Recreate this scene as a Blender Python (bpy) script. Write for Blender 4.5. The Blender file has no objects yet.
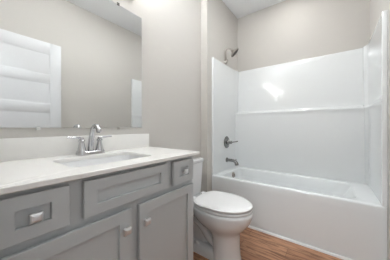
import bpy, bmesh, math, random
from mathutils import Vector, Matrix
PI = math.pi
S = bpy.context.scene
COL = S.collection
random.seed(4)

# ------------------------------------------------------------------ camera
cam_d = bpy.data.cameras.new('camera'); cam = bpy.data.objects.new('camera', cam_d); COL.objects.link(cam)
cam_d.sensor_fit = 'HORIZONTAL'; cam_d.sensor_width = 36.0
cam_d.lens = 181.18/390*36
cam_d.shift_y = -(130-127.46)/390
cam_d.clip_start = 0.01
cam.location = (1.247, 0, 1.054)
cam.rotation_euler = (PI/2, 0, math.radians(36.83))
S.camera = cam

# ------------------------------------------------------------------ world and exposure
w = bpy.data.worlds.new('world'); S.world = w; w.use_nodes = True
w.node_tree.nodes['Background'].inputs[0].default_value = (0.9, 0.95, 1, 1)
w.node_tree.nodes['Background'].inputs[1].default_value = 0.3
S.view_settings.view_transform = 'Standard'; S.view_settings.look = 'None'
S.view_settings.gamma = 1; S.view_settings.use_curve_mapping = False
S.view_settings.exposure = 1.1
VANITY_W = 7.5      # watts per bulb of the vanity light (three bulbs)
ROOM_FILL_W = 3.2     # the added overhead fill light in the room
TUB_W = 1.2         # the recessed light over the bathtub
HALL_FILL_W = 14.0       # the added fill light in the unseen passage behind the camera

# ------------------------------------------------------------------ materials
def lin(c):
    f = lambda v: v/12.92 if v <= .04045 else ((v+.055)/1.055)**2.4
    return tuple(f(v/255) for v in c) + (1,)
def mat(name, rgb, rough=.5, metal=0, spec=.5, bump=0, bscale=200, vary=0, vscale=6, coat=0):
    m = bpy.data.materials.new(name); m.use_nodes = True
    nt = m.node_tree; b = nt.nodes['Principled BSDF']
    c = lin(rgb)
    b.inputs['Base Color'].default_value = c
    b.inputs['Roughness'].default_value = rough; b.inputs['Metallic'].default_value = metal
    b.inputs['Specular IOR Level'].default_value = spec
    b.inputs['Coat Weight'].default_value = coat; b.inputs['Coat Roughness'].default_value = .04
    tc = nt.nodes.new('ShaderNodeTexCoord')
    if bump:
        n = nt.nodes.new('ShaderNodeTexNoise'); n.inputs['Scale'].default_value = bscale; n.inputs['Detail'].default_value = 3
        nt.links.new(tc.outputs['Object'], n.inputs['Vector'])
        bp = nt.nodes.new('ShaderNodeBump'); bp.inputs['Strength'].default_value = bump; bp.inputs['Distance'].default_value = .002
        nt.links.new(n.outputs['Fac'], bp.inputs['Height']); nt.links.new(bp.outputs['Normal'], b.inputs['Normal'])
    if vary:
        n = nt.nodes.new('ShaderNodeTexNoise'); n.inputs['Scale'].default_value = vscale; n.inputs['Detail'].default_value = 4
        nt.links.new(tc.outputs['Object'], n.inputs['Vector'])
        r = nt.nodes.new('ShaderNodeValToRGB')
        r.color_ramp.elements[0].position = .3; r.color_ramp.elements[1].position = .7
        r.color_ramp.elements[0].color = tuple(v*(1-vary) for v in c[:3])+(1,)
        r.color_ramp.elements[1].color = tuple(min(1, v*(1+vary)) for v in c[:3])+(1,)
        nt.links.new(n.outputs['Fac'], r.inputs['Fac']); nt.links.new(r.outputs['Color'], b.inputs['Base Color'])
    return m
def emit(name, rgb, s):
    m = bpy.data.materials.new(name); m.use_nodes = True; b = m.node_tree.nodes['Principled BSDF']
    b.inputs['Base Color'].default_value = (.9, .9, .9, 1)
    b.inputs['Emission Color'].default_value = tuple(rgb)+(1,); b.inputs['Emission Strength'].default_value = s
    return m
M = dict(
    wall=mat('greige_wall_paint', (206, 203, 198), .75, bump=.15, bscale=260),
    ceil=mat('white_ceiling_paint', (243, 245, 247), .85, bump=.2, bscale=180),
    trim=mat('white_trim_paint', (236, 236, 236), .35),
    door=mat('white_door_paint', (224, 226, 229), .4),
    cab=mat('grey_cabinet_paint', (194, 198, 200), .4, vary=.02, vscale=3),
    gap=mat('grey_cabinet_inside', (110, 109, 108), .6),
    quartz=mat('white_quartz', (240, 239, 236), .25, vary=.006, vscale=40),
    acryl=mat('white_acrylic', (235, 238, 239), .09, coat=.15),
    china=mat('white_vitreous_china', (230, 231, 232), .1, coat=.5),
    plastic=mat('white_seat_plastic', (240, 240, 240), .22),
    chrome=mat('chrome', (200, 200, 202), .12, metal=1),
    satin=mat('satin_chrome', (228, 230, 232), .3, metal=1),
    nickel=mat('brushed_nickel', (178, 172, 166), .28, metal=1),
    steel=mat('satin_steel', (140, 139, 138), .22, metal=1),
    mirror=mat('silvered_glass', (224, 225, 224), .0, metal=1),
    edge=mat('mirror_edge', (215, 218, 216), .2),
    dark=mat('dark_nozzle_rubber', (92, 88, 84), .6),
    clear=mat('clear_plastic_clip', (225, 225, 222), .15),
    glow=emit('frosted_lamp_glass', (1, .97, .94), 6.5),
)
def wood():
    m = bpy.data.materials.new('brown_wood_plank'); m.use_nodes = True; nt = m.node_tree; L = nt.links
    b = nt.nodes['Principled BSDF']; b.inputs['Roughness'].default_value = .42
    tc = nt.nodes.new('ShaderNodeTexCoord')
    br = nt.nodes.new('ShaderNodeTexBrick'); L.new(tc.outputs['Object'], br.inputs['Vector'])
    br.inputs['Scale'].default_value = 1; br.inputs['Brick Width'].default_value = .95; br.inputs['Row Height'].default_value = .125
    br.inputs['Mortar Size'].default_value = .0012; br.inputs['Mortar Smooth'].default_value = .2; br.offset = .37; br.offset_frequency = 2
    br.inputs['Color1'].default_value = (0, 0, 0, 1); br.inputs['Color2'].default_value = (1, 1, 1, 1); br.inputs['Mortar'].default_value = (.5, .5, .5, 1)
    ramp = nt.nodes.new('ShaderNodeValToRGB'); L.new(br.outputs['Color'], ramp.inputs['Fac'])
    ramp.color_ramp.elements[0].color = lin((164, 118, 89)); ramp.color_ramp.elements[1].color = lin((190, 145, 114))
    mp = nt.nodes.new('ShaderNodeMapping'); L.new(tc.outputs['Object'], mp.inputs['Vector']); mp.inputs['Scale'].default_value = (2.2, 20, 1)
    n = nt.nodes.new('ShaderNodeTexNoise'); L.new(mp.outputs['Vector'], n.inputs['Vector'])
    n.inputs['Scale'].default_value = 2.2; n.inputs['Detail'].default_value = 6; n.inputs['Roughness'].default_value = .65; n.inputs['Distortion'].default_value = .6
    r2 = nt.nodes.new('ShaderNodeValToRGB'); L.new(n.outputs['Fac'], r2.inputs['Fac'])
    r2.color_ramp.elements[0].position = .38; r2.color_ramp.elements[1].position = .56
    r2.color_ramp.elements[0].color = (.36, .29, .24, 1); r2.color_ramp.elements[1].color = (1.06, 1.04, 1.02, 1)
    mx = nt.nodes.new('ShaderNodeMix'); mx.data_type = 'RGBA'; mx.blend_type = 'MULTIPLY'; mx.inputs['Factor'].default_value = .9
    L.new(ramp.outputs['Color'], mx.inputs['A']); L.new(r2.outputs['Color'], mx.inputs['B'])
    mm = nt.nodes.new('ShaderNodeMix'); mm.data_type = 'RGBA'; L.new(br.outputs['Fac'], mm.inputs['Factor'])
    L.new(mx.outputs['Result'], mm.inputs['A']); mm.inputs['B'].default_value = lin((95, 66, 48))
    L.new(mm.outputs['Result'], b.inputs['Base Color'])
    bp = nt.nodes.new('ShaderNodeBump'); bp.inputs['Strength'].default_value = .15; bp.inputs['Distance'].default_value = .002
    L.new(n.outputs['Fac'], bp.inputs['Height']); L.new(bp.outputs['Normal'], b.inputs['Normal'])
    return m
M['wood'] = wood()

# ------------------------------------------------------------------ helpers
def box(bm, x0, x1, y0, y1, z0, z1, bev=0, seg=2):
    g = bmesh.ops.create_cube(bm, size=1)['verts']
    for v in g:
        v.co = Vector(((x0+x1)/2+v.co.x*(x1-x0), (y0+y1)/2+v.co.y*(y1-y0), (z0+z1)/2+v.co.z*(z1-z0)))
    if bev:
        es = list({e for v in g for e in v.link_edges})
        bmesh.ops.bevel(bm, geom=es, offset=bev, segments=seg, profile=.5, affect='EDGES')
def loft(bm, loops, cap0=True, cap1=True):
    rows = [[bm.verts.new(p) for p in lp] for lp in loops]
    n = len(rows[0])
    for a, b in zip(rows, rows[1:]):
        for i in range(n):
            j = (i+1) % n
            bm.faces.new((a[i], a[j], b[j], b[i]))
    if cap0: bm.faces.new(rows[0][::-1])
    if cap1: bm.faces.new(rows[-1])
def frame_of(d):
    d = d.normalized(); up = Vector((0, 0, 1)) if abs(d.z) < .95 else Vector((1, 0, 0))
    a = d.cross(up).normalized(); return a, d.cross(a).normalized()
def tube(bm, pts, rad, n=14, sub=6):
    pts = [Vector(p) for p in pts]
    if not hasattr(rad, '__len__'): rad = [rad]*len(pts)
    if len(pts) > 2 and sub > 1:                       # Catmull-Rom
        P = [pts[0]*2-pts[1]]+pts+[pts[-1]*2-pts[-2]]; R = [rad[0]]+list(rad)+[rad[-1]]
        q, rr = [], []
        for i in range(1, len(P)-2):
            for k in range(sub):
                t = k/sub; a, b, c, d = P[i-1:i+3]
                q.append(.5*((2*b)+(c-a)*t+(2*a-5*b+4*c-d)*t*t+(3*b-a-3*c+d)*t**3)); rr.append(R[i]*(1-t)+R[i+1]*t)
        q.append(pts[-1]); rr.append(rad[-1]); pts, rad = q, rr
    loops = []; A = None
    for i, p in enumerate(pts):
        d = (pts[min(i+1, len(pts)-1)]-pts[max(i-1, 0)]).normalized()
        if A is None: A, B = frame_of(d)
        else:
            A = (A-d*A.dot(d)).normalized(); B = d.cross(A)
        loops.append([p+(A*math.cos(2*PI*k/n)+B*math.sin(2*PI*k/n))*rad[i] for k in range(n)])
    loft(bm, loops)
def lathe(bm, o, axis, prof, n=28):
    o = Vector(o); d = Vector(axis).normalized(); A, B = frame_of(d)
    loft(bm, [[o+d*h+(A*math.cos(2*PI*k/n)+B*math.sin(2*PI*k/n))*r for k in range(n)] for r, h in prof])
def rrect(x0, x1, y0, y1, r, z, n=6):
    out = []
    for cx, cy, a0 in ((x1-r, y1-r, 0), (x0+r, y1-r, 90), (x0+r, y0+r, 180), (x1-r, y0+r, 270)):
        for k in range(n+1):
            a = math.radians(a0+90*k/n); out.append(Vector((cx+r*math.cos(a), cy+r*math.sin(a), z)))
    return out
def obj(name, bm, m, parent=None, smooth=True, angle=35):
    bmesh.ops.recalc_face_normals(bm, faces=bm.faces)
    if parent:
        loc = Vector((0, 0, 0)); p = parent
        while p: loc += p.location; p = p.parent
        bmesh.ops.translate(bm, verts=bm.verts, vec=-loc)
    me = bpy.data.meshes.new(name); bm.to_mesh(me); bm.free(); me.materials.append(m)
    if smooth:
        me.polygons.foreach_set('use_smooth', [True]*len(me.polygons)); me.set_sharp_from_angle(angle=math.radians(angle))
    o = bpy.data.objects.new(name, me); COL.objects.link(o)
    if parent: o.parent = parent
    return o
def nb(): return bmesh.new()
def bx(*a, **k):
    b = nb(); box(b, *a, **k); return b
def tag(o, label, cat, group=None):
    o['label'] = label; o['category'] = cat
    if group: o['group'] = group
    return o
def thing(name, label, cat, loc, group=None):
    o = bpy.data.objects.new(name, None); COL.objects.link(o); o.location = loc; o.empty_display_size = .1
    return tag(o, label, cat, group)
def struct(name, bm, m, label, cat, parent=None):
    o = obj(name, bm, m, parent)
    if not parent: o['kind'] = 'structure'; tag(o, label, cat)
    return o

# ------------------------------------------------------------------ room shell
XR, YB, ZC, XP, YW = 1.577, 2.646, 2.742, .09, 1.782
YF, YH = .02, -1.7
struct('floor', bx(-.1, 1.7, YH-.1, YB+.1, -.1, 0), M['wood'], 'brown wood plank floor', 'floor')
struct('ceiling', bx(-.1, 1.7, YH-.1, YB+.1, ZC, ZC+.1), M['ceil'], 'flat white ceiling', 'ceiling')
struct('wall_left', bx(-.1, 0, YH-.1, YB+.1, 0, ZC), M['wall'], 'greige wall behind the vanity mirror and the toilet', 'wall')
struct('wall_wing', bx(0, XP, YW, YB, 0, ZC), M['wall'], 'narrow projecting greige wall carrying the shower head', 'wall')
struct('wall_back', bx(0, XR, YB, YB+.1, 0, ZC), M['wall'], 'greige wall above the long side of the bathtub', 'wall')
struct('wall_right', bx(XR, XR+.1, YH-.1, YB+.1, 0, ZC), M['wall'], 'greige wall at the right edge, facing the mirror', 'wall')
b = nb(); box(b, 0, .78, YF-.12, YF, 0, ZC); box(b, 1.56, XR, YF-.12, YF, 0, ZC); box(b, .78, 1.56, YF-.12, YF, 2.12, ZC)
struct('wall_front', b, M['wall'], 'greige wall with the doorway, on the near side of the bathroom', 'wall')
struct('wall_hall', bx(0, XR, YH-.1, YH, 0, ZC), M['wall'], 'greige passage wall outside the doorway', 'wall')
b = nb(); box(b, .72, .785, YF, YF+.014, 0, 2.175, .004); box(b, .72, XR-.002, YF, YF+.014, 2.115, 2.175, .004)
struct('trim_2', b, M['trim'], 'white casing round the doorway', 'trim')

def board(name, lab, x0, x1, y0, y1, h=.085):
    b = nb(); box(b, x0, x1, y0, y1, 0, h, .004, 2); struct(name, b, M['trim'], lab, 'baseboard')
board('baseboard_right', 'white baseboard along the right wall beside the bathtub', XR-.014, XR, .9, 1.868)
board('baseboard_left', 'white baseboard behind the toilet', 0, .014, .96, YW-.001)
board('baseboard_wing', 'white baseboard on the end of the projecting wall', .016, XP, YW-.014, YW)
b = nb()
prof = [(0, 0), (0, .020), (-.004, .019), (-.008, .016), (-.011, .010), (-.012, 0)]
loft(b, [[Vector((x, 1.876+dy, z)) for dy, z in prof] for x in (XP+.005, XR-.018)])
struct('trim_1', b, M['trim'], 'white quarter round strip along the foot of the bathtub', 'trim')

# open door leaf lying along the right wall, seen in the mirror
dx0, dx1, dy0, dy1, dz0, dz1 = 1.528, 1.562, .065, .83, .012, 2.088
door = obj('door_1', bx(dx0, dx1, dy0, dy1, dz0, dz1, bev=.002), M['door']); door['kind'] = 'structure'
bpy.data.objects.remove(door)
b = nb(); xs = dx0
st = .112
tops = [1.955-.357*i for i in range(5)]; ph = .252
box(b, xs+.0055, dx1, dy0+.01, dy1-.01, dz0+.01, dz1-.01)           # panels behind
box(b, xs, dx1-.001, dy0, dy0+st, dz0, dz1, .0015); box(b, xs, dx1-.001, dy1-st, dy1, dz0, dz1, .0015)
zz = dz1
for t in tops+[None]:
    lo = t if t else dz0
    box(b, xs+.0003, dx1-.0012, dy0+st-.002, dy1-st+.002, lo, zz, .0015)
    if t: zz = t-ph
for t in tops:                                                      # sloped sticking round each panel
    y0, y1, z0, z1 = dy0+st, dy1-st, t-ph, t
    o_ = [(xs+.001, y0, z0), (xs+.001, y1, z0), (xs+.001, y1, z1), (xs+.001, y0, z1)]
    i_ = [(xs+.0055, y0+.012, z0+.012), (xs+.0055, y1-.012, z0+.012), (xs+.0055, y1-.012, z1-.012), (xs+.0055, y0+.012, z1-.012)]
    vo = [b.verts.new(p) for p in o_]; vi = [b.verts.new(p) for p in i_]
    for k in range(4): b.faces.new((vo[k], vo[(k+1) % 4], vi[(k+1) % 4], vi[k]))
door = obj('door_1', b, M['door']); door['kind'] = 'structure'
tag(door, 'open white door with horizontal panels, seen in the mirror', 'door')
b = nb(); lathe(b, (dx0, .775, .95), (-1, 0, 0), [(.03, 0), (.03, .006), (.012, .01), (.011, .03), (.024, .036), (.028, .05), (.02, .062), (.0, .064)][:-1], 24)
obj('door_knob', b, M['nickel'], door)

# ------------------------------------------------------------------ bathtub and surround
XL, XRS, YT = .11, 1.548, 1.88
tub = thing('bathtub', 'white bathtub with a plain apron filling the alcove', 'bathtub', (.83, 2.25, 0))
b = nb(); n = 8
L_ = []
def R(x0, x1, y0, y1, r, z): L_.append(rrect(x0, x1, y0, y1, r, z, n))
xa, xb, ya, yb = XL-.018, XRS+.02, YT, YB-.012
R(xa, xb, ya+.004, yb, .004, 0)
R(xa, xb, ya+.001, yb, .004, .40)
R(xa, xb, ya-.001, yb, .004, .463)
R(xa, xb, ya+.001, yb, .006, .471)
R(xa, xb, ya+.007, yb, .010, .476)
ia, ib, ja, jb = .185, 1.415, YT+.068, 2.478
R(ia-.012, ib+.012, ja-.010, jb+.010, .105, .476)
R(ia-.003, ib+.003, ja-.002, jb+.002, .10, .472)
R(ia+.002, ib-.004, ja+.004, jb-.004, .098, .46)
R(ia+.01, ib-.05, ja+.016, jb-.016, .10, .38)
R(ia+.03, ib-.16, ja+.035, jb-.035, .11, .22)
R(ia+.06, ib-.23, ja+.06, jb-.06, .12, .14)
R(ia+.10, ib-.28, ja+.09, jb-.09, .12, .115)
loft(b, L_)
obj('tub_shell', b, M['acryl'], tub, angle=50)
b = nb(); lathe(b, (.196, 2.265, .415), (1, 0, .12), [(.036, 0), (.036, .006), (.031, .012), (.026, .013)], 24)
box(b, .205, .222, 2.259, 2.271, .395, .435, .003)
tagp = obj('overflow_plate', b, M['nickel'], tub); tagp['label'] = 'brushed nickel overflow plate'
b = nb(); lathe(b, (.40, 2.215, .113), (0, 0, 1), [(.034, 0), (.034, .005), (.028, .008)], 24)
o = obj('drain', b, M['nickel'], tub); o['label'] = 'brushed nickel drain'

sur = thing('tub_surround', 'glossy white wall surround above the bathtub, with a ledge line across it', 'tub surround', (.83, 2.25, .476))
ZS, ZL = 1.905, 1.266
def bprof(x):   # back panel section (y, z), bottom to top; the upper half leans back
    return [(2.517, .477), (2.527, 1.20), (2.528, ZL-.03), (2.524, ZL-.018), (2.524, ZL-.006), (2.532, ZL+.004), (2.548, ZL+.008), (2.572, ZL+.009), (2.584, ZL+.014), (2.587, ZL+.03),
            (2.590, 1.35), (2.6005, 1.55), (2.610, 1.72), (2.6175, 1.86), (2.620, ZS-.006), (2.625, ZS)]
b = nb(); rows = []
N = 25
for i in range(N):
    t = i/(N-1); x = XL-.004+(XRS+.004-XL+.004)*t
    bow = .006*(1-(2*t-1)**2)                          # the sheet bows back slightly in the middle
    rows.append([Vector((x, min(y+bow*.6, 2.638), z)) for y, z in bprof(x)]+[Vector((x, 2.642, ZS)), Vector((x, 2.642, .477))])
loft(b, rows)
obj('back_panel', b, M['acryl'], sur, angle=60)
def side(x_in, x_wall, name):
    b = nb(); sgn = 1 if x_in > x_wall else -1
    y0, y1 = YT+.002, 2.6
    # plan section (x, y): flange at the front, flat face, rounded column into the back corner
    if sgn > 0:
        sec = [(x_wall, y0), (x_in-.004, y0), (x_in, y0+.004), (x_in, y0+.02), (x_in-.003, y0+.06), (x_in-.003, 2.50), (x_in+.004, 2.545), (x_in+.014, 2.62), (x_wall, 2.63)]
    else:
        sec = [(x_wall, y0), (x_in+.006, y0), (x_in, y0+.004), (x_in, y0+.02), (x_in+.003, y0+.05), (x_in+.003, 2.42), (x_in, 2.455), (x_in-.009, 2.49), (x_in-.021, 2.513), (x_in-.026, 2.528), (x_in-.027, 2.545), (x_in-.024, 2.635), (x_wall, 2.635)]
    loops = []
    for z in (.477, 1.2, ZL-.02, ZL-.012, ZL+.004, ZL+.012, ZL+.03, 1.6, ZS-.004, ZS):
        d = 0
        if ZL-.013 < z < ZL+.006: d = .004 if sgn < 0 else 0.0
        ins = -.003 if z == ZS else 0
        def sy(y):                                     # above the ledge the column steps back with the back panel
            if sgn > 0 or y < 2.4 or y > 2.6 or z < ZL: return y
            return min(y+.075*min(1, (z-ZL)/.03), 2.622)
        loops.append([Vector((x+sgn*(d+ins if x != x_wall else 0), sy(y), z)) for x, y in sec])
    loft(b, loops)
    return obj(name, b, M['acryl'], sur, angle=50)
side(XL, XP+.001, 'side_panel'); side(XRS, XR-.001, 'side_panel')
b = nb(); box(b, XRS+.018, XR-.001, YT+.004, YT+.02, .0, .476, .002)
obj('apron_return', b, M['acryl'], tub)

# shower fittings on the projecting wall
YC = 2.245
t = thing('shower', 'brushed nickel shower head on a crook arm above the surround', 'shower head', (XP, 2.235, 1.93))
b = nb(); lathe(b, (XP+.004, 2.235, 1.946), (1, -.1, .5), [(.03, -.004), (.034, .002), (.028, .01), (.014, .034), (.011, .045)], 24)
obj('flange', b, M['nickel'], t)
b = nb(); tube(b, [(XP+.004, 2.235, 1.94), (XP+.020, 2.222, 1.962), (XP+.024, 2.207, 2.0), (XP+.026, 2.195, 2.06), (XP+.036, 2.195, 2.094), (XP+.062, 2.203, 2.105), (XP+.095, 2.211, 2.092), (XP+.112, 2.215, 2.075)], .0105, 12, 6)
obj('shower_arm', b, M['nickel'], t)
b = nb()
hd = Vector((.58, .30, -.60)).normalized(); ho = Vector((XP+.098, 2.212, 2.088))
lathe(b, ho, hd, [(.012, 0), (.017, .006), (.017, .022), (.022, .032), (.048, .048), (.066, .060), (.069, .070), (.065, .075)], 28)
hh = obj('spray_head', b, M['nickel'], t)
b = nb(); lathe(b, ho+hd*.0745, hd, [(.058, 0), (.058, .002), (.05, .003)], 24)
obj('nozzle_plate', b, M['dark'], hh)

t = thing('shower_valve', 'round nickel shower valve with a lever handle on the white surround', 'shower valve', (XL, YC, .853))
b = nb(); lathe(b, (XL-.003, YC, .853), (1, 0, 0), [(.082, 0), (.082, .003), (.076, .009), (.05, .014), (.034, .016)], 32)
obj('escutcheon', b, M['steel'], t)
b = nb(); lathe(b, (XL+.01, YC, .853), (1, 0, 0), [(.03, 0), (.028, .018), (.02, .028), (.019, .045), (.023, .05), (.02, .06), (.012, .064)], 24)
tube(b, [(XL+.058, YC, .853), (XL+.08, YC+.02, .856), (XL+.105, YC+.055, .860), (XL+.12, YC+.085, .864)], [.009, .008, .007, .008], 12, 5)
obj('lever_handle', b, M['steel'], t)

t = thing('tub_spout', 'curved nickel tub spout below the round valve', 'tub spout', (XL, YC, .612))
b = nb(); lathe(b, (XL-.003, YC, .612), (1, 0, 0), [(.032, 0), (.032, .006), (.026, .014), (.022, .02)], 24)
obj('flange', b, M['steel'], t)
b = nb(); tube(b, [(XL, YC, .612), (XL+.05, YC, .613), (XL+.095, YC, .61), (XL+.125, YC, .598), (XL+.142, YC, .572), (XL+.146, YC, .556)], [.022, .02, .02, .022, .025, .025], 16, 6)
obj('spout_body', b, M['steel'], t)
b = nb(); lathe(b, (XL+.132, YC, .607), (0, 0, 1), [(.006, 0), (.005, .012), (.009, .016), (.009, .022), (.004, .025)], 14)
obj('diverter_knob', b, M['steel'], t)

# ------------------------------------------------------------------ vanity
VY0, VY1, VX, VZ = .04, .957, .508, .873
FX = .529
van = thing('vanity_cabinet', 'grey vanity cabinet with recessed panel doors and drawers', 'cabinet', (.25, .4985, 0))
b = nb()
box(b, .004, VX-.02, VY0, VY0+.016, .0, VZ); box(b, .004, VX-.02, VY1-.016, VY1, .0, VZ)
box(b, .004, VX-.02, VY0, VY1, .10, .116); box(b, .004, .012, VY0, VY1, .0, VZ)
box(b, .42, .43, VY0, VY1, 0, .10)
obj('carcass', b, M['cab'], van)
b = nb()
box(b, VX-.02, VX, VY0, VY1, .10, VZ-.0004, .0008, 1)
obj('face_frame', b, M['cab'], van)
def front(name, y0, y1, z0, z1, st, rl, knob=None):
    b = nb()
    s = .0012
    rc = lambda x, dy, dz, e: [Vector((x, y, z)) for y, z in ((y0+dy+e, z0+dz+e), (y1-dy-e, z0+dz+e), (y1-dy-e, z1-dz-e), (y0+dy+e, z1-dz-e))]
    loft(b, [rc(VX+.006, st, rl, 0), rc(VX+.006, 0, 0, 0), rc(FX-s, 0, 0, 0), rc(FX, 0, 0, s), rc(FX, st, rl, -s*.6), rc(FX-s*.6, st, rl, 0), rc(FX-.0125, st, rl, .0008)], False, False)
    f = obj(name, b, M['cab'], van)
    b = nb(); box(b, VX+.007, FX-.012, y0+st-.004, y1-st+.004, z0+rl-.004, z1-rl+.004)
    obj('recessed_panel', b, M['cab'], f)
    if knob:
        ky, kz, kx = knob
        b = nb(); lathe(b, (kx-.001, ky, kz), (1, 0, 0), [(.009, 0), (.007, .006), (.006, .012), (.008, .018)], 16)
        h = .0165
        loft(b, [[Vector((kx+dx, ky+sy*hh, kz+sz*hh)) for sy, sz in ((-1.03, -.88), (1.03, -.88), (1.03, .88), (-1.03, .88))] for dx, hh in ((.013, h*.7), (.016, h*.97), (.022, h), (.026, h*.9), (.029, h*.68), (.0305, h*.38))])
        k = obj('knob', b, M['satin'], f, smooth=False); k['label'] = 'square chrome knob'
    return f
zt, zb = .855, .719
front('drawer', .056, .24, zb, zt, .05, .041, (.150, .783, FX-.012))
front('false_drawer_front', .287, .709, zb, zt, .047, .041)
front('drawer', .757, .941, zb, zt, .048, .041, (.855, .785, FX-.012))
front('door', .056, .481, .125, .690, .055, .052, (.449, .608, FX))
front('door', .525, .941, .125, .690, .055, .050, (.556, .605, FX))

# worktop with sink cut-out
top = thing('countertop', 'white quartz vanity top with backsplash', 'countertop', (.27, .5, VZ))
cx0, cx1, cy0, cy1, zt_ = .0015, .545, .024, .993, .893
sx0, sx1, sy0, sy1, sr = .140, .435, .286, .70, .055
b = nb(); n = 8
out = lambda z, e=0: rrect(cx0+(0), cx1-e, cy0+e, cy1-e, .006, z, n)
inn = lambda z, e=0: rrect(sx0-e, sx1+e, sy0-e, sy1+e, sr, z, n)
LL = [inn(VZ), out(VZ, .003), out(VZ+.003), out(zt_-.003), out(zt_, .003), inn(zt_, .002), inn(zt_-.003), inn(VZ)]
loft(b, LL, False, False)
bmesh.ops.remove_doubles(b, verts=b.verts, dist=1e-6)
obj('slab', b, M['quartz'], top, angle=40)
obj('backsplash', bx(cx0, .02, cy0, cy1, zt_, 1.002, bev=.002), M['quartz'], top)

sink = thing('sink', 'white rectangular undermount basin let into the countertop', 'sink', (.29, .493, .74))
b = nb()
I = lambda e, z, r: rrect(sx0-e, sx1+e, sy0-e, sy1+e, r, z, n)
LL = [I(.02, VZ-.0005, .06), I(.003, VZ-.0005, sr), I(0, VZ-.006, sr), I(-.012, .835, .06), I(-.022, .79, .065), I(-.036, .768, .07), I(-.07, .757, .06), I(-.12, .752, .02)]
inner = LL
outer = [I(.02, VZ-.012, .06), I(.004, VZ-.013, .06), I(-.012, .80, .07), I(-.03, .76, .07), I(-.1, .742, .04)]
loft(b, outer[::-1]+inner)
obj('basin', b, M['china'], sink, angle=60)
b = nb(); lathe(b, (.285, .493, .752), (0, 0, 1), [(.028, 0), (.028, .003), (.02, .004), (.018, .007), (.006, .008)], 20)
obj('drain', b, M['chrome'], sink)

# faucet
FY, FXX = .503, .078
fa = thing('faucet', 'chrome two-handle faucet with an arched spout behind the sink', 'faucet', (FXX, FY, zt_+.0004))
b = nb()
loft(b, [rrect(FXX-.027+e, FXX+.027-e, FY-.079+e, FY+.079-e, .026-e, z, 8) for e, z in ((-.002, zt_+.0004), (-.002, zt_+.012), (.002, zt_+.019), (.008, zt_+.022))])
obj('base_plate', b, M['chrome'], fa)
b = nb()
tube(b, [(FXX-.004, FY, zt_+.014), (FXX-.001, FY, zt_+.05), (FXX+.010, FY, zt_+.105), (FXX+.026, FY, zt_+.147), (FXX+.051, FY, zt_+.169), (FXX+.080, FY, zt_+.166), (FXX+.098, FY, zt_+.148), (FXX+.104, FY, zt_+.134)],
     [.019, .0165, .0145, .0135, .013, .013, .0135, .0135], 16, 6)
obj('spout', b, M['chrome'], fa)
for s in (-1, 1):
    yk = FY+s*.051
    b = nb(); lathe(b, (FXX, yk, zt_+.014), (0, 0, 1), [(.027, 0), (.027, .006), (.022, .016), (.018, .036), (.014, .058), (.0135, .062), (.018, .066), (.018, .072), (.012, .076)], 22)
    h = obj('handle', b, M['chrome'], fa)
    b = nb(); lathe(b, (FXX, yk, zt_+.086), (0, 0, 1), [(.012, 0), (.013, .008), (.009, .016)], 18)
    tube(b, [(FXX, yk, zt_+.096), (FXX+.004, yk+s*.03, zt_+.101), (FXX+.008, yk+s*.075, zt_+.105)], [.007, .0065, .006], 10, 5)
    obj('lever', b, M['chrome'], h)
b = nb(); tube(b, [(FXX-.02, FY, zt_+.012), (FXX-.021, FY, zt_+.06)], .0025, 8, 1); lathe(b, (FXX-.021, FY, zt_+.058), (0, 0, 1), [(.004, 0), (.005, .004), (.004, .01)], 10)
obj('pop_up_rod', b, M['chrome'], fa)

# mirror
MY0, MY1, MZ0, MZ1 = .069, .928, 1.052, 1.951
mi = thing('mirror', 'large frameless rectangular mirror held by small clips above the vanity', 'mirror', (.001, .4985, MZ0))
obj('mirror_backing', bx(.0008, .0050, MY0, MY1, MZ0, MZ1), M['edge'], mi)
obj('mirror_glass', bx(.0050, .0062, MY0+.0015, MY1-.0015, MZ0+.0015, MZ1-.0015), M['mirror'], mi)
for y in (.271, .723):
    for z, s in ((MZ0, 1), (MZ1, -1)):
        b = nb(); box(b, .0006, .0105, y-.009, y+.009, z-s*.010-.002, z-s*.010+.002, .0008, 1)
        box(b, .0064, .0095, y-.009, y+.009, min(z-s*.010, z+s*.006), max(z-s*.010, z+s*.006), .0015, 2)
        obj('mirror_clip', b, M['dark'] if s < 0 else (M['clear'] if y < .5 else M['nickel']), mi)

# ------------------------------------------------------------------ toilet
TY = 1.335
to = thing('toilet', 'white two-piece toilet with its lid closed, between the vanity and bathtub', 'toilet', (.40, TY, 0))
def egg(xc, lf, lb, w, z, n=48, eb=2.6, ef=2.0):
    out = []
    for k in range(n):
        a = 2*PI*k/n; c, s = math.cos(a), math.sin(a)
        e = ef if c >= 0 else eb
        out.append(Vector((xc+(lf if c >= 0 else lb)*math.copysign(abs(c)**(2/e), c), TY+w*math.copysign(abs(s)**(2/e), s), z)))
    return out
b = nb()
secs = [(.575, .108, .11, .125, 0, 2.8), (.575, .107, .11, .124, .012, 2.8), (.575, .101, .105, .119, .03, 2.8), (.573, .100, .102, .115, .10, 2.7), (.570, .103, .108, .114, .18, 2.5), (.565, .112, .13, .117, .215, 2.4),
        (.555, .135, .17, .127, .240, 2.4), (.545, .170, .21, .148, .266, 2.4), (.537, .205, .24, .168, .298, 2.4), (.532, .230, .255, .181, .33, 2.4), (.530, .243, .258, .187, .362, 2.5), (.530, .247, .260, .189, .385, 2.5), (.530, .246, .259, .188, .399, 2.5), (.530, .238, .255, .181, .406, 2.5)]
loft(b, [egg(x, lf, lb, w, z, eb=e) for x, lf, lb, w, z, e in secs])
# foot of the base
loft(b, [rrect(.20+e, .60-e, TY-.110+e, TY+.110-e, .05, z, 6) for e, z in ((0, 0), (0, .012), (.004, .03), (.010, .055), (.024, .066))])
# rear deck under the tank
loft(b, [rrect(.055+e, .34-e, TY-hw+e, TY+hw-e, .05, z, 6) for e, hw, z in ((.04, .09, .26), (.015, .13, .31), (0, .17, .36), (0, .175, .385), (.006, .172, .395))])
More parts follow.
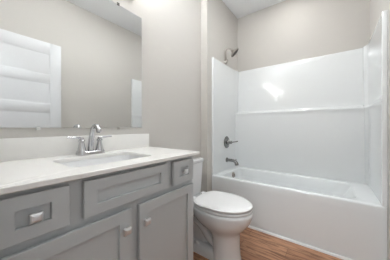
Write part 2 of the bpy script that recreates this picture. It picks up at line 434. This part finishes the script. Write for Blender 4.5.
# rear pillar and the trapway bulging on both sides
loft(b, [rrect(.13, .40, TY-hw, TY+hw, .04, z, 6) for hw, z in ((.042, .0), (.042, .15), (.045, .25), (.055, .34))])
for s in (-1, 1):
    tube(b, [(.47, TY+s*.02, .08), (.41, TY+s*.028, .13), (.35, TY+s*.032, .20), (.28, TY+s*.034, .235), (.22, TY+s*.03, .18), (.20, TY+s*.028, .05)], [.032, .032, .033, .034, .033, .032], 14, 6)
obj('bowl', b, M['china'], to, angle=50)
for s in (-1, 1):
    b = nb(); lathe(b, (.335, TY+s*.085, .066), (0, 0, 1), [(.015, 0), (.0145, .01), (.011, .017), (.005, .02)], 16)
    obj('bolt_cap', b, M['plastic'], to)
b = nb(); loft(b, [egg(.527, lf, lb, w, z, eb=3.2) for lf, lb, w, z in ((.236, .20, .178, .410), (.244, .208, .186, .413), (.246, .21, .188, .420), (.236, .200, .178, .4265), (.22, .19, .165, .428))])
obj('seat', b, M['plastic'], to, angle=50)
b = nb(); loft(b, [egg(.527, lf, lb, w, z, eb=3.4) for lf, lb, w, z in ((.224, .196, .166, .4335), (.236, .207, .177, .4345), (.246, .217, .187, .4375), (.248, .218, .189, .447), (.243, .214, .185, .452), (.225, .20, .168, .4565), (.15, .14, .11, .460), (.05, .05, .04, .461))])
obj('seat_lid', b, M['plastic'], to, angle=50)
for s in (-1, 1):
    b = nb(); loft(b, [rrect(.268, .318, TY+s*.075-.022, TY+s*.075+.022, .008, z, 4) for z in (.405, .44)]+[rrect(.272, .314, TY+s*.075-.018, TY+s*.075+.018, .008, .446, 4)])
    obj('hinge', b, M['plastic'], to)
b = nb(); loft(b, [rrect(x0, x1, TY-hw, TY+hw, .035, z, 8) for x0, x1, hw, z in ((.045, .17, .16, .386), (.035, .19, .188, .40), (.03, .196, .195, .44), (.026, .202, .205, .60), (.022, .206, .212, .706))])
obj('tank', b, M['china'], to)
b = nb(); loft(b, [rrect(.018-e, .212+e, TY-.218-e, TY+.218+e, .035, z, 8) for e, z in ((-.004, .707), (.0, .711), (.002, .728), (-.002, .738), (-.012, .743))])
obj('tank_lid', b, M['china'], to)
b = nb(); lathe(b, (.205, TY-.15, .66), (1, 0, 0), [(.013, 0), (.012, .012), (.008, .016)], 16); tube(b, [(.219, TY-.15, .66), (.223, TY-.12, .655), (.223, TY-.075, .648)], [.006, .006, .007], 10, 4)
o = obj('flush_lever', b, M['chrome'], to); o['label'] = 'chrome flush lever'

# ------------------------------------------------------------------ lamps
def lamp(name, kind, loc, watts, size, parent, color=(.94, .975, 1)):
    d = bpy.data.lights.new(name, kind); d.energy = watts; d.color = color
    if kind == 'AREA': d.shape = 'DISK'; d.size = size
    else: d.shadow_soft_size = size
    o = bpy.data.objects.new(name, d); COL.objects.link(o)
    o.location = Vector(loc)-parent.location; o.parent = parent
    return o
VZL = 2.13
va = thing('vanity_light', 'three-globe bath light on the wall above the mirror', 'light', (0, .4985, VZL-.05))
obj('back_plate', bx(.001, .022, .15, .85, VZL-.08, VZL-.01, bev=.004), M['nickel'], va)
for y in (.20, .4985, .797):
    b = nb(); tube(b, [(.02, y, VZL-.045), (.07, y, VZL-.04), (.10, y, VZL-.025)], .008, 10, 4); lathe(b, (.1, y, VZL-.035), (0, 0, 1), [(.022, 0), (.026, .02), (.026, .035)], 18)
    a = obj('lamp_arm', b, M['nickel'], va)
    b = nb(); lathe(b, (.10, y, VZL), (0, 0, 1), [(.024, 0), (.038, .02), (.045, .05), (.046, .085)], 24)
    for f in [f for f in b.faces if len(f.verts) > 4 and f.calc_center_median().z > VZL+.075]: b.faces.remove(f)
    obj('lamp_shade', b, M['glow'], a)
    lamp('bulb', 'POINT', (.10, y, VZL+.073), VANITY_W, .04, va)
rl = thing('recessed_light', 'small recessed ceiling light over the bathtub', 'light', (.86, 2.2, ZC))
b = nb(); lathe(b, (.86, 2.2, ZC-.0005), (0, 0, -1), [(.085, 0), (.085, .004), (.07, .008)], 32); obj('rim', b, M['trim'], rl)
b = nb(); lathe(b, (.86, 2.2, ZC-.009), (0, 0, -1), [(.066, 0), (.06, .004)], 32); obj('diffuser', b, M['glow'], rl)
lamp('bulb', 'AREA', (.86, 2.2, ZC-.016), TUB_W, .12, rl, (1, .98, .96))
room_fill = thing('fill_light', 'added round fill light on the ceiling above the toilet side of the room', 'light', (.74, 1.27, ZC))  # added to brighten the room from above, out of view
b = nb(); lathe(b, (.74, 1.27, ZC-.0005), (0, 0, -1), [(.13, 0), (.13, .01), (.122, .014)], 32); obj('rim', b, M['trim'], room_fill)
b = nb(); lathe(b, (.74, 1.27, ZC-.015), (0, 0, -1), [(.12, 0), (.115, .005), (.08, .010), (.01, .012)], 32); obj('diffuser', b, M['glow'], room_fill)
lamp('bulb', 'AREA', (.74, 1.27, ZC-.03), ROOM_FILL_W, .24, room_fill)
hall_fill = thing('fill_light', 'added round fill light on the ceiling of the passage outside the doorway', 'light', (.9, -.9, ZC))  # added, unseen; sends soft frontal fill through the doorway
b = nb(); lathe(b, (.9, -.9, ZC-.0005), (0, 0, -1), [(.15, 0), (.15, .02), (.14, .025)], 32); obj('rim', b, M['nickel'], hall_fill)
b = nb(); lathe(b, (.9, -.9, ZC-.026), (0, 0, -1), [(.138, 0), (.13, .02), (.10, .04), (.05, .052), (.01, .055)], 32); obj('diffuser', b, M['glow'], hall_fill)
lamp('bulb', 'AREA', (.9, -.9, ZC-.09), HALL_FILL_W, .26, hall_fill, (.86, .935, 1))
